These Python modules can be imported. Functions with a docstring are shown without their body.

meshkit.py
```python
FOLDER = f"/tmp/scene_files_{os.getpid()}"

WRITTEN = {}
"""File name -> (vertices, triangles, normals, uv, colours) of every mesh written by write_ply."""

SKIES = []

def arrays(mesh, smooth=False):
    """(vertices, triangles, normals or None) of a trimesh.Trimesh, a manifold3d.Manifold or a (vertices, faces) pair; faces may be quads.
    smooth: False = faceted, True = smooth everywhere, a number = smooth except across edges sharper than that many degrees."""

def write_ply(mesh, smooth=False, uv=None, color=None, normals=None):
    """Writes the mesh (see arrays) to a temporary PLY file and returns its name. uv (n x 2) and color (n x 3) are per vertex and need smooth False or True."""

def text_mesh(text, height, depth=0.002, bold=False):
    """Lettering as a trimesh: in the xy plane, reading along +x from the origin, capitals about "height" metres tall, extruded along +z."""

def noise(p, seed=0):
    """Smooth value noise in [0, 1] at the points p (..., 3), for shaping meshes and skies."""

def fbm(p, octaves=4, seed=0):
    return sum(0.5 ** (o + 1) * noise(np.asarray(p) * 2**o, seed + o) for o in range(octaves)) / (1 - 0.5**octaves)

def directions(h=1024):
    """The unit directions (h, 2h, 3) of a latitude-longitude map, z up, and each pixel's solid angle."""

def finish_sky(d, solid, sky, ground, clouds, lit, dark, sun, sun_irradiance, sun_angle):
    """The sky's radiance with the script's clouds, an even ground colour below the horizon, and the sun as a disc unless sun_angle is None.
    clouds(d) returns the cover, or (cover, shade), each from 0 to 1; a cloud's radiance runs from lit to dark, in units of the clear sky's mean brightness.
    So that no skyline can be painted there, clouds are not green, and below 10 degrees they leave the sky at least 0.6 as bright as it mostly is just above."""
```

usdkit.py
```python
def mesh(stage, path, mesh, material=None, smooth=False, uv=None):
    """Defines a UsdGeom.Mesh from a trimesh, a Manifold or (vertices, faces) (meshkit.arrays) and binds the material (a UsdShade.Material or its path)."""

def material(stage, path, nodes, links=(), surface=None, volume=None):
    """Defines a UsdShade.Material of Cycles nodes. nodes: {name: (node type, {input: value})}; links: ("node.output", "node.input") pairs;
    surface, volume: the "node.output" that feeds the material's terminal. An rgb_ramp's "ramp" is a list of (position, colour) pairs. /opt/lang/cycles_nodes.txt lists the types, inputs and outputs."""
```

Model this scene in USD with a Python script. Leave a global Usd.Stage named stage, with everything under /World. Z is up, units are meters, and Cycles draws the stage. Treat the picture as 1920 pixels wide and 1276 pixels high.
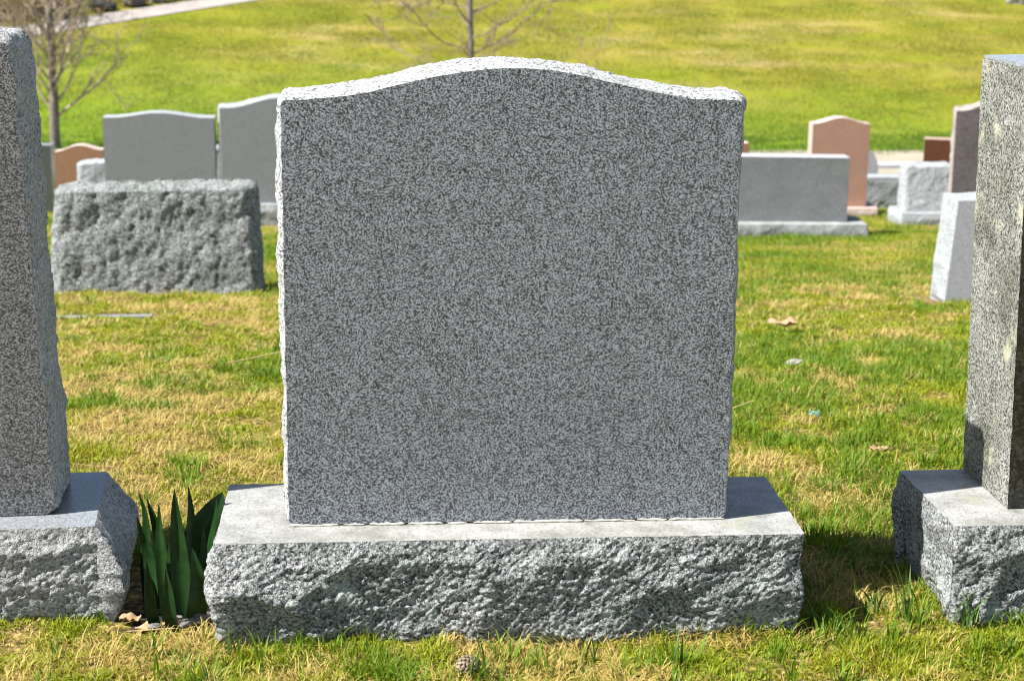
import math, random
import numpy as np
import trimesh
import usdkit, meshkit
from scipy.spatial import cKDTree
from shapely.geometry import Polygon
from pxr import Gf, Sdf, Usd, UsdGeom, UsdLux, UsdShade, Vt

stage = Usd.Stage.CreateInMemory()
UsdGeom.SetStageUpAxis(stage, UsdGeom.Tokens.z)
UsdGeom.SetStageMetersPerUnit(stage, 1.0)
UsdGeom.Xform.Define(stage, '/World')
UsdGeom.Scope.Define(stage, '/World/Looks')

# ------------------------------------------------------------------ camera
H = 0.2                                     # height of the front bases
YAW, PITCH, ROLL = 0.0810, 0.2377, 0.0105
CAM = np.array([-0.2885, -3.4688, 1.2622 + H])
fw = np.array([math.sin(YAW) * math.cos(PITCH), math.cos(YAW) * math.cos(PITCH), -math.sin(PITCH)])
rt = np.array([math.cos(YAW), -math.sin(YAW), 0.0])
upv = np.cross(rt, fw)
c_, s_ = math.cos(ROLL), math.sin(ROLL)
rt, upv = c_ * rt + s_ * upv, -s_ * rt + c_ * upv
cam = UsdGeom.Camera.Define(stage, '/World/camera')
m = Gf.Matrix4d(*[float(x) for row in ((*rt, 0), (*upv, 0), (*(-fw), 0), (*CAM, 1)) for x in row])
cam.AddTransformOp().Set(m)
cam.CreateHorizontalApertureAttr(36.0)
cam.CreateFocalLengthAttr(36.0 * 3358.7 / 1920)
cam.CreateFStopAttr(7.0)
cam.CreateFocusDistanceAttr(3.72)
cam.CreateExposureAttr(1.48)

# ------------------------------------------------------------------ sky and sun
SUN_AZ, SUN_EL = math.radians(17.0), math.radians(50.0)
sun = np.array([-math.cos(SUN_AZ) * math.cos(SUN_EL), -math.sin(SUN_AZ) * math.cos(SUN_EL), math.sin(SUN_EL)])
usdkit.material(stage, '/World/Looks/sky_look', {
    's': ('sky_texture', {'sky_type': 'single_scattering', 'sun_disc': False, 'sun_elevation': SUN_EL,
                          'sun_rotation': math.atan2(sun[0], sun[1]) % (2 * math.pi), 'altitude': 200.0}),
    'b': ('background_shader', {'strength': 0.05})}, [('s.color', 'b.color')], surface='b.background')
dome = UsdLux.DomeLight.Define(stage, '/World/sky')
UsdShade.MaterialBindingAPI.Apply(dome.GetPrim()).Bind(UsdShade.Material.Get(stage, '/World/Looks/sky_look'))
dome.GetPrim().SetCustomDataByKey('kind', 'structure')
sl = UsdLux.DistantLight.Define(stage, '/World/sun')
sl.CreateIntensityAttr(1.25)
sl.CreateAngleAttr(0.5)
sl.CreateColorAttr(Gf.Vec3f(1.0, 0.985, 0.95))
sl.GetPrim().CreateAttribute('inputs:normalize', Sdf.ValueTypeNames.Bool).Set(True)
zx = np.cross([0, 0, 1.0], sun); zx /= np.linalg.norm(zx)
zy = np.cross(sun, zx)
sl.AddTransformOp().Set(Gf.Matrix4d(*[float(x) for row in ((*zx, 0), (*zy, 0), (*sun, 0), (0, 0, 0, 1)) for x in row]))

rng = np.random.default_rng(7)
random.seed(7)
used = {}


def numbered(path):
    n = used.get(path, 0)
    used[path] = n + 1
    return path if n == 0 else f'{path}_{n:03d}'


def tag(prim, label=None, cat=None, group=None, kind=None):
    p = prim.GetPrim() if hasattr(prim, 'GetPrim') else prim
    for k, v in (('label', label), ('category', cat), ('group', group), ('kind', kind)):
        if v:
            p.SetCustomDataByKey(k, v)
    return p


def thing(name, label, cat, loc=(0, 0, 0), rotz=0.0, group=None, tilt=0.0):
    x = UsdGeom.Xform.Define(stage, numbered('/World/' + name))
    x.AddTranslateOp().Set(Gf.Vec3d(*[float(v) for v in loc]))
    if rotz:
        x.AddRotateZOp().Set(math.degrees(rotz))
    if tilt:
        x.AddRotateYOp().Set(tilt)
    tag(x, label, cat, group)
    return x.GetPrim()


def obj(name, mesh, mat, parent=None, smooth=False, uv=None):
    base = str(parent.GetPath()) if parent is not None else '/World'
    return usdkit.mesh(stage, numbered(f'{base}/{name}'), mesh, M[mat], smooth=smooth).GetPrim()


# ------------------------------------------------------------------ materials
M = {}


def granite(name, dark, mid, light, grain=0.004, pd=0.25, pl=0.7, rough=0.5, bump=0.0, bump_scale=120.0, stain=None, stain_scale=5.0,
            stain_amt=0.5, lichen=None, lichen_scale=9.0, lichen_cut=0.58, spec=0.5, soft=0.08):
    """Speckled stone: crystals of two sizes, cloudy tone, stains and lichen of their own shapes, fine relief."""
    dark, mid, light = (tuple(.68 * c for c in k) for k in (dark, mid, light))
    nodes = {
        'tc': ('texture_coordinate', {}),
        'v1': ('noise_texture', {'scale': 0.9 / grain, 'detail': 1.5, 'roughness': 0.6}),
        'v2': ('voronoi_texture', {'scale': 1.0 / grain, 'feature': 'f1'}),
        'sc': ('separate_color', {}),
        'mixv': ('mix_float', {'fac': 0.68}),
        'r': ('rgb_ramp', {'ramp': [(0, dark), (max(0.0, pd - soft), dark), (pd + soft, mid), (pl - soft, mid), (pl + soft, light), (1, light)]}),
        'st': ('noise_texture', {'scale': 0.62 / grain, 'detail': 1.0}),
        'n2': ('noise_texture', {'scale': stain_scale, 'detail': 6.0, 'roughness': 0.62}),
        'r2': ('rgb_ramp', {'ramp': [(0.36, (1, 1, 1)), (0.66, stain or (1, 1, 1))]}),
        'mul': ('mix', {'mix_type': 'multiply', 'fac': stain_amt if stain else 0.0}),
        'mr': ('map_range', {'from_min': 0.27, 'from_max': 0.73, 'to_min': 0.0, 'to_max': 1.0, 'clamp': True}),
        'p': ('principled_bsdf', {'roughness': rough, 'specular_ior_level': spec}),
    }
    links = [('tc.object', 'v1.vector'), ('tc.object', 'v2.vector'), ('tc.object', 'n2.vector'), ('v2.color', 'sc.color'), ('v1.fac', 'mr.value'),
             ('mr.result', 'mixv.a'), ('sc.r', 'mixv.b'), ('mixv.result', 'r.fac'), ('n2.fac', 'r2.fac'), ('r.color', 'mul.color1'), ('r2.color', 'mul.color2')]
    del nodes['st']
    last = 'mul.color'
    if lichen:
        nodes['n3'] = ('noise_texture', {'scale': lichen_scale, 'detail': 8.0, 'roughness': 0.68})
        nodes['r3'] = ('rgb_ramp', {'ramp': [(lichen_cut - 0.04, (0, 0, 0)), (lichen_cut + 0.08, (0.8, 0.8, 0.8))]})
        nodes['lm'] = ('mix', {'mix_type': 'mix', 'color2': lichen})
        links += [('tc.object', 'n3.vector'), ('n3.fac', 'r3.fac'), ('r3.color', 'lm.fac'), (last, 'lm.color1')]
        last = 'lm.color'
    links.append((last, 'p.base_color'))
    if bump:
        nodes['bn'] = ('noise_texture', {'scale': bump_scale, 'detail': 4.0, 'roughness': 0.65})
        nodes['b'] = ('bump', {'strength': 1.0, 'distance': bump})
        links += [('tc.object', 'bn.vector'), ('bn.fac', 'b.height'), ('b.normal', 'p.normal')]
    M[name] = usdkit.material(stage, '/World/Looks/' + name, nodes, links, surface='p.BSDF')


def g(v, t=(1, 1, 1)):
    return tuple(v * c for c in t)


cool = (0.97, 0.995, 1.03)
blu = (.91, .99, 1.09)
granite('polished_granite', g(.02, (.8, 1, 1.22)), g(.135, blu), g(.5, blu), grain=.0021, pd=.4, pl=.58, rough=.42, soft=.06, stain=(.88, .88, .88), stain_scale=2.2, stain_amt=.6)
granite('white_rock_granite', g(.12), g(.52), g(.7), grain=.004, pd=.3, pl=.66, rough=.9, spec=.25, bump=.006, bump_scale=150, stain=(.8, .82, .76), stain_scale=14, stain_amt=.6)
granite('rock_granite', g(.2), g(.44), g(.64), grain=.005, pd=.3, pl=.66, rough=.8, bump=.009, bump_scale=150, stain=(.72, .75, .7), stain_scale=9, stain_amt=.6)
granite('rock_granite_lichen', g(.11), g(.34, (.99, 1, .99)), g(.58), grain=.0045, pd=.33, pl=.64, rough=.9, spec=.25, bump=.009, bump_scale=140, stain=(.55, .62, .55), stain_scale=7, stain_amt=.7,
        lichen=(.44, .48, .44), lichen_scale=16, lichen_cut=.6)
granite('sawn_granite', g(.26, (1.03, 1, .94)), g(.42, (1.03, 1, .94)), g(.52, (1.03, 1, .94)), grain=.004, pd=.25, pl=.72, rough=.5, stain=(.55, .56, .52), stain_scale=13, stain_amt=.9,
        lichen=(.25, .25, .19), lichen_scale=7, lichen_cut=.6)
granite('sawn_granite_blue', g(.12, (.95, 1, 1.08)), g(.3, (.95, 1, 1.06)), g(.42), grain=.003, pd=.25, pl=.72, rough=.22, stain=(.8, .8, .82), stain_scale=7, stain_amt=.4)
granite('light_granite', g(.024, blu), g(.135, cool), g(.4, cool), grain=.0023, pd=.38, pl=.62, rough=.5)
granite('dark_rock_granite', g(.06, cool), g(.26, cool), g(.5, cool), grain=.004, pd=.33, pl=.64, rough=.75, bump=.005, bump_scale=120, stain=(.6, .62, .7), stain_scale=12, stain_amt=.6)
granite('mossy_granite', g(.06, (1, 1, .86)), g(.3, (1.0, 1, .85)), g(.48, (1, 1, .9)), grain=.004, pd=.38, pl=.64, rough=.8, bump=.004, bump_scale=90, stain=(.36, .36, .3), stain_scale=5, stain_amt=.85,
        lichen=(.36, .35, .24), lichen_scale=12, lichen_cut=.62)
granite('black_granite', g(.008, (1, 1.05, .9)), g(.02, (1, 1.05, .85)), g(.05, (1, 1.05, .85)), grain=.006, pd=.4, pl=.66, rough=.35)
granite('slate_top', g(.25, (.9, .97, 1.1)), g(.32, (.9, .97, 1.1)), g(.4, (.9, .97, 1.1)), grain=.01, rough=.25)
granite('boulder_granite', g(.15, (.97, 1, .99)), g(.34, (.97, 1, .99)), g(.52, (.97, 1, .99)), grain=.008, pd=.33, pl=.64, rough=.95, spec=.2, bump=.014, bump_scale=75, stain=(.5, .56, .48), stain_scale=6, stain_amt=.7,
        lichen=(.4, .42, .3), lichen_scale=20, lichen_cut=.66)
granite('grey_granite', g(.2, cool), g(.29, cool), g(.4, cool), grain=.004, rough=.45, stain=(.9, .9, .88), stain_scale=3, stain_amt=.5)
granite('grey_granite_stained', g(.16, cool), g(.26, cool), g(.36, cool), grain=.005, rough=.5, stain=(.6, .6, .6), stain_scale=4, stain_amt=.5)
granite('white_granite', g(.28, cool), g(.42, cool), g(.52, cool), grain=.006, rough=.8, bump=.006, bump_scale=60, stain=(.68, .74, .7), stain_scale=12, stain_amt=.6)
granite('white_smooth', g(.38, (.99, .98, 1.04)), g(.5, (.99, .98, 1.04)), g(.6, (.98, .98, 1.05)), grain=.006, rough=.7, stain=(.85, .85, .85), stain_scale=8, stain_amt=.5)
granite('white_base', g(.28), g(.42), g(.55), grain=.006, rough=.8, bump=.006, bump_scale=60, stain=(.35, .42, .35), stain_scale=9, stain_amt=.8)
granite('pink_granite', g(.36, (1, .55, .38)), g(.48, (1, .55, .38)), g(.56, (1, .6, .45)), grain=.006, rough=.5, stain=(.85, .82, .8), stain_scale=5, stain_amt=.5)
granite('pink_edge', g(.5, (1, .78, .68)), g(.58, (1, .78, .68)), g(.62, (1, .8, .7)), grain=.006, rough=.8, bump=.004, bump_scale=70)
granite('rust_granite', g(.3, (1, .5, .26)), g(.37, (1, .5, .28)), g(.44, (1, .55, .3)), grain=.006, rough=.5)
granite('red_granite', g(.07, (1, .38, .2)), g(.11, (1, .38, .2)), g(.14, (1, .4, .22)), grain=.006, rough=.3)
granite('red_edge', g(.4, (1, .68, .52)), g(.46, (1, .68, .52)), g(.5, (1, .7, .55)), grain=.006, rough=.7)
granite('plum_granite', g(.05, (1, .86, .9)), g(.12, (1, .86, .9)), g(.22, (1, .86, .9)), grain=.006, rough=.4, stain=(.6, .5, .45), stain_scale=6, stain_amt=.7)
granite('plum_rock', g(.3, (1, .87, .8)), g(.42, (1, .87, .8)), g(.52, (1, .87, .8)), grain=.006, rough=.85, bump=.006, bump_scale=60, stain=(.65, .55, .5), stain_scale=10, stain_amt=.7)
granite('olive_stone', g(.05, (.9, 1, .8)), g(.08, (.9, 1, .8)), g(.11, (.9, 1, .8)), grain=.006, rough=.6)
granite('pebble_stone', g(.1, (1, .96, .9)), g(.18, (1, .96, .9)), g(.26), grain=.004, rough=.7, stain=(.6, .55, .5), stain_scale=20, stain_amt=.7)
granite('pale_boulder', g(.34, (1, .93, .83)), g(.44, (1, .93, .83)), g(.52, (1, .93, .83)), grain=.03, rough=.9, bump=.02, bump_scale=14, stain=(.5, .45, .4), stain_scale=4, stain_amt=.6)
granite('dark_boulder', g(.03), g(.06, (1, .93, .95)), g(.1, (1, .9, .9)), grain=.03, rough=.9, bump=.02, bump_scale=14)
granite('plum_boulder', g(.1, (1, .78, .76)), g(.17, (1, .78, .76)), g(.24, (1, .8, .78)), grain=.03, rough=.9, bump=.02, bump_scale=14, stain=(.5, .5, .5), stain_scale=5, stain_amt=.6)


def plain(name, col, rough=0.7, scale=40.0, var=0.35, bump=0.0, spec=0.3):
    nodes = {'tc': ('texture_coordinate', {}), 'n': ('noise_texture', {'scale': scale, 'detail': 5.0, 'roughness': .6}),
             'r': ('rgb_ramp', {'ramp': [(.3, g(1 - var, col)), (.7, g(1 + var, col))]}),
             'p': ('principled_bsdf', {'roughness': rough, 'specular_ior_level': spec})}
    links = [('tc.object', 'n.vector'), ('n.fac', 'r.fac'), ('r.color', 'p.base_color')]
    if bump:
        nodes['b'] = ('bump', {'distance': bump, 'strength': 1.0})
        links += [('n.fac', 'b.height'), ('b.normal', 'p.normal')]
    M[name] = usdkit.material(stage, '/World/Looks/' + name, nodes, links, surface='p.BSDF')


plain('sealant', (.4, .38, .31), .8, 120, .4)
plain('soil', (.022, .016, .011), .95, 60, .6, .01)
plain('bark', (.14, .12, .1), .9, 14, .45, .01)
plain('twig_bark', (.2, .15, .11), .9, 14, .35)
plain('pale_twig_bark', (.3, .24, .17), .9, 14, .3)
plain('cone_scale', (.2, .15, .1), .8, 90, .5)
plain('straw_stem', (.5, .38, .19), .7, 50, .2)
plain('dead_leaf', (.3, .19, .1), .7, 50, .3)
plain('teal_wrapper', (.14, .25, .18), .9, 60, .3)
plain('gravel_path', (.28, .24, .18), .95, 1.6, .22, .01)
plain('pale_road', (.27, .24, .215), .95, 1.2, .15, .01)


def blades(name, ramp, patch=None, patch_scale=3.0, trans=0.35, rough=0.55):
    """Grass blades: each blade its own tone, with a slow drift of tone from place to place."""
    nodes = {'ge': ('geometry', {}), 'r': ('rgb_ramp', {'ramp': ramp}),
             'n': ('noise_texture', {'scale': patch_scale, 'detail': 3.0}),
             'r2': ('rgb_ramp', {'ramp': [(.35, (1, 1, 1)), (.65, patch or (1, 1, 1))]}),
             'mu': ('mix', {'mix_type': 'multiply', 'fac': 1.0}),
             'p': ('principled_bsdf', {'roughness': rough, 'specular_ior_level': .3}),
             't': ('translucent_bsdf', {}), 'mx': ('mix_closure', {'fac': trans})}
    links = [('ge.random_per_island', 'r.fac'), ('ge.position', 'n.vector'), ('n.fac', 'r2.fac'), ('r.color', 'mu.color1'), ('r2.color', 'mu.color2'),
             ('mu.color', 'p.base_color'), ('mu.color', 't.color'), ('p.BSDF', 'mx.closure1'), ('t.BSDF', 'mx.closure2')]
    M[name] = usdkit.material(stage, '/World/Looks/' + name, nodes, links, surface='mx.closure')


blades('green_blades', [(0, (.14, .22, .012)), (.5, (.3, .39, .025)), (.85, (.5, .52, .06)), (1, (.74, .64, .24))], (.85, .95, .8), 3.0, .42)
blades('moss_blades', [(0, (.28, .29, .012)), (.45, (.56, .52, .022)), (.8, (.7, .58, .05)), (1, (.8, .64, .2))], (.78, .93, .8), 3.0, .42)
blades('dry_blades', [(0, (.48, .37, .12)), (.35, (.8, .67, .27)), (.8, (.88, .78, .45)), (1, (.64, .58, .08))], (.95, .92, .85), 3.0, .42)
blades('meadow_blades', [(0, (.14, .15, .01)), (.5, (.19, .172, .017)), (.8, (.225, .187, .036)), (1, (.29, .235, .09))], (.78, .95, .68), .3)
blades('foot_blades', [(0, (.085, .15, .006)), (.5, (.13, .2, .008)), (.85, (.185, .23, .013)), (1, (.26, .26, .05))], (.8, .9, .8), .5)
blades('broad_blades', [(0, (.06, .12, .015)), (.6, (.12, .2, .03)), (1, (.2, .28, .06))], (1, 1, 1))
blades('tulip_leaf', [(0, (.024, .068, .018)), (1, (.06, .125, .03))], (.5, .65, .5), 30, .4, .33)
blades('copper_leaves', [(0, (.16, .09, .04)), (.5, (.3, .19, .1)), (1, (.42, .3, .19))], (.8, .8, .8), 1.0, .2)

# ground: tan thatch, mossy yellow and green by place
nodes = {
    'ge': ('geometry', {}), 'sx': ('separate_xyz', {}),
    'na': ('noise_texture', {'scale': 55.0, 'detail': 5.0, 'roughness': .7}),
    'ra': ('rgb_ramp', {'ramp': [(.36, (.03, .02, .01)), (.5, (.14, .09, .035)), (.66, (.4, .3, .13))]}),
    'nb': ('noise_texture', {'scale': 3.2, 'detail': 6.0, 'roughness': .65}),
    'rb': ('rgb_ramp', {'ramp': [(.42, (0, 0, 0)), (.62, (1, 1, 1))]}),
    'ra2': ('rgb_ramp', {'ramp': [(.36, (.03, .028, .008)), (.5, (.1, .09, .012)), (.68, (.28, .24, .035))]}), 'mb': ('mix', {}),
    # far lawn
    'mp': ('mapping', {'scale': (.22, .5, .4)}),
    'nc': ('noise_texture', {'scale': 1.3, 'detail': 7.0, 'roughness': .68}),
    'rc': ('rgb_ramp', {'ramp': [(.34, (.15, .165, .01)), (.48, (.19, .175, .018)), (.58, (.225, .185, .036)), (.7, (.29, .23, .09))]}),
    'nd': ('noise_texture', {'scale': 9.0, 'detail': 5.0, 'roughness': .7}),
    'rd': ('rgb_ramp', {'ramp': [(.3, (.8, .84, .75)), (.6, (1, 1, 1))]}),
    'md': ('mix', {'mix_type': 'multiply', 'fac': .8}),
    'nf': ('noise_texture', {'scale': .8, 'detail': 3.0}),
    'yf': ('math', {'math_type': 'multiply_add', 'value2': 5.0}), 'xf': ('math', {'math_type': 'multiply_add', 'value2': .3}),
    'gf': ('map_range', {'from_min': 27.0, 'from_max': 36.0, 'to_min': 1.0, 'to_max': 0.0, 'clamp': True}),
    'mf': ('mix', {'color2': (.115, .165, .008)}),
    'yr': ('map_range', {'from_min': 7.0, 'from_max': 21.0, 'to_min': 0.0, 'to_max': 1.0, 'clamp': True}),
    'mo': ('mix', {}),
    'bp': ('bump', {'strength': .5, 'distance': .008}),
    'p': ('principled_bsdf', {'roughness': .95, 'specular_ior_level': .1})}
links = [('ge.position', 'sx.vector'), ('ge.position', 'na.vector'), ('ge.position', 'nb.vector'), ('na.fac', 'ra.fac'), ('nb.fac', 'rb.fac'), ('rb.color', 'mb.fac'), ('na.fac', 'ra2.fac'), ('ra2.color', 'mb.color2'), ('ra.color', 'mb.color1'),
         ('ge.position', 'mp.vector'), ('mp.vector', 'nc.vector'), ('nc.fac', 'rc.fac'), ('ge.position', 'nd.vector'), ('nd.fac', 'rd.fac'), ('rc.color', 'md.color1'), ('rd.color', 'md.color2'),
         ('ge.position', 'nf.vector'), ('nf.fac', 'yf.value1'), ('sx.x', 'xf.value1'), ('sx.y', 'xf.value3'), ('xf.value', 'yf.value3'), ('yf.value', 'gf.value'), ('gf.result', 'mf.fac'), ('md.color', 'mf.color1'),
         ('sx.y', 'yr.value'), ('yr.result', 'mo.fac'), ('mb.color', 'mo.color1'), ('mf.color', 'mo.color2'), ('mo.color', 'p.base_color'),
         ('nd.fac', 'bp.height'), ('bp.normal', 'p.normal')]
M['ground_look'] = usdkit.material(stage, '/World/Looks/ground_look', nodes, links, surface='p.BSDF')

# ------------------------------------------------------------------ ground
GY = np.array([-400, 0.8, 2, 11, 13, 20, 22, 25.5, 27, 55, 62, 900.])
GZ = np.array([-.022, -.022, -.085, -1.16, -1.32, -1.78, -1.93, -2.12, -2.02, 1.35, 1.8, 1.8])


def gz(y):
    y = np.asarray(y, float)
    return np.mean([np.interp(y + o, GY, GZ) for o in np.linspace(-.8, .8, 9)], 0)


def relief(x, y):
    p = np.stack([x, y, np.zeros_like(x)], -1)
    r = (meshkit.fbm(p * 4, 4, 3) - .5) * .03 + (meshkit.fbm(p * 13, 2, 5) - .5) * .026
    near = np.clip(np.minimum((y + 3) / 1, (15 - y) / 4), 0, 1)
    return r * near


def gpoint(x, y):
    return float(gz(y)) + float(relief(np.array([x]), np.array([y]))[0])


def axis(parts):
    return np.unique(np.concatenate([np.arange(a, b, s) for a, b, s in parts]))


gx = axis([(-400, -40, 40), (-40, -9, 3), (-9, -2.5, .25), (-1.9, 2.4, .045), (2.4, 16, .3), (16, 60, 4), (60, 401, 40)])
gy = axis([(-400, -40, 40), (-40, -4, 3), (-4, -.6, .2), (-.6, 4.5, .05), (4.5, 15, .15), (15, 30, .25), (30, 64, .6), (64, 100, 6), (100, 701, 50)])
XX, YY = np.meshgrid(gx, gy, indexing='ij')
VV = np.stack([XX, YY, gz(YY) + relief(XX, YY)], -1).reshape(-1, 3)
nx, ny = len(gx), len(gy)
ii = (np.arange(nx - 1)[:, None] * ny + np.arange(ny - 1)[None]).ravel()
QF = np.stack([ii, ii + ny, ii + ny + 1, ii + 1], 1)
tag(obj('ground', (VV, QF), 'ground_look', smooth=True), 'sloping cemetery ground of thatch, moss and lawn', kind='structure')


def sheet(name, xs, edge0, edge1, mat, n=6, lift=.004, label=None):
    t = np.linspace(0, 1, n)
    P = np.array([[(x, e0 + (e1 - e0) * k) for k in t] for x, e0, e1 in zip(xs, edge0, edge1)])
    V = np.concatenate([P, (gz(P[..., 1]) + lift)[..., None]], -1).reshape(-1, 3)
    a = (np.arange(len(xs) - 1)[:, None] * n + np.arange(n - 1)[None]).ravel()
    tag(obj(name, (V, np.stack([a, a + n, a + n + 1, a + 1], 1)), mat, smooth=True), label, kind='structure')


xs = np.linspace(-40, 60, 160)
wob = np.array([meshkit.fbm(np.array([x * .7, 0, 0]), 3, 11) for x in xs]) * .7
sheet('gravel_path', xs, 16.9 + wob, 21.6 + wob[::-1] * .8, 'gravel_path', n=40, lift=.006, label='tan gravel path at the foot of the grassy slope')
# the pale road climbs the slope at an angle
xs = np.linspace(-30, 12, 90)
low = np.interp(xs, [-30, -7.67, -5.9, -4.6, -2.7, 12], [8 + 16, 33.2, 35.0, 36.3, 38.2, 52])
sheet('pale_road', xs, low, low + 1.35, 'pale_road', n=8, lift=.02, label='pale gravel road crossing the top of the slope')

# ------------------------------------------------------------------ stone working
def conchoid(p, scale, seed, aniso=(1, 1, 1)):
    """Scalloped breaks: shallow dishes that meet in sharp ridges, 0 to about 1."""
    r = np.random.default_rng(seed)
    q = np.asarray(p) * np.asarray(aniso) / scale
    lo, hi = q.min(0) - 1.5, q.max(0) + 1.5
    n = int(np.clip(np.prod(hi - lo), 8, 60000))
    s = r.uniform(lo, hi, (n, 3))
    d, i = cKDTree(s).query(q, k=3)
    off = r.uniform(-.35, .35, n)
    return np.clip((d ** 2 * .8 + off[i]).min(1), -.6, 1.2)


def ridged(p, octaves, seed):
    return sum(.5 ** o * (1 - np.abs(2 * meshkit.noise(p * 2 ** o + 7.3 * o, seed + o) - 1) * 1.6) for o in range(octaves)) / 2


def rock_relief(p, seed, big=.02, big_scale=.11, mid=.007, small=.003, aniso=(1, 1, 1)):
    """Pitched stone: (wide scalloped breaks and stepped ledges, coarse crystalline grain)."""
    p = np.asarray(p)
    w = p + .03 * (np.stack([meshkit.fbm(p * 14, 3, seed + k) for k in (1, 2, 3)], -1) - .5)
    d = big * .78 * conchoid(w, big_scale * 1.3, seed, aniso) + big * .4 * (ridged(w * (.8 / big_scale) * np.array([1, 1, 1.6]), 3, seed + 2) - .3)
    f = mid * .3 * conchoid(w, big_scale * .4, seed + 5, aniso) + small * 1.0 * (meshkit.fbm(p * 130, 2, seed + 9) - .5) * 2 + .25 * mid * (meshkit.fbm(p * 50, 3, seed + 4) - .5) * 2
    return d, f


def resample(pts, step, closed=True):
    pts = np.asarray(pts, float)
    if closed:
        pts = np.vstack([pts, pts[:1]])
    out = []
    for a, b in zip(pts[:-1], pts[1:]):
        n = max(1, int(math.ceil(np.linalg.norm(b - a) / step)))
        out.append(a + (b - a) * np.linspace(0, 1, n, endpoint=False)[:, None])
    out = np.vstack(out)
    return out if closed else np.vstack([out, pts[-1:]])


def normals2(P):
    t = np.roll(P, -1, 0) - np.roll(P, 1, 0)
    n = np.stack([t[:, 1], -t[:, 0]], 1)
    return n / np.maximum(np.linalg.norm(n, axis=1, keepdims=True), 1e-9)


def cap(P3, P2, flip=False):
    """A flat face within the closed outline P2, its corners at P3 (one per point of P2)."""
    v, f = trimesh.creation.triangulate_polygon(Polygon(P2), engine='earcut')
    _, idx = cKDTree(P2).query(v)
    f = idx[f]
    a, b, c = (P2[f[:, k]] for k in range(3))
    area = (b[:, 0] - a[:, 0]) * (c[:, 1] - a[:, 1]) - (b[:, 1] - a[:, 1]) * (c[:, 0] - a[:, 0])
    f = np.where((area < 0)[:, None], f[:, ::-1], f)
    if flip:
        f = f[:, ::-1]
    return P3, f


def ring_mesh(rings):
    """rings: (m, n, 3) closed in n."""
    m, n = rings.shape[:2]
    i = np.arange(m - 1)[:, None] * n
    j = np.arange(n)[None]
    k = (j + 1) % n
    q = np.stack([i + j, i + k, i + n + k, i + n + j], -1).reshape(-1, 4)
    return rings.reshape(-1, 3), q


def serp_top(w, h, rise, shoulder=.12, n=40, tilt=0.0):
    """Outline (x, z) of a serpentine tablet: flat shoulders easing into a raised middle; counter-clockwise."""
    x = np.linspace(w / 2, -w / 2, n)
    u = np.clip((np.abs(x) - 0) / (w / 2 * (1 - shoulder)), 0, 1)
    z = h - rise + rise * .5 * (1 + np.cos(np.pi * u)) + tilt * x
    return np.vstack([[(-w / 2, 0), (w / 2, 0)], np.stack([x, z], 1)])


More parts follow.
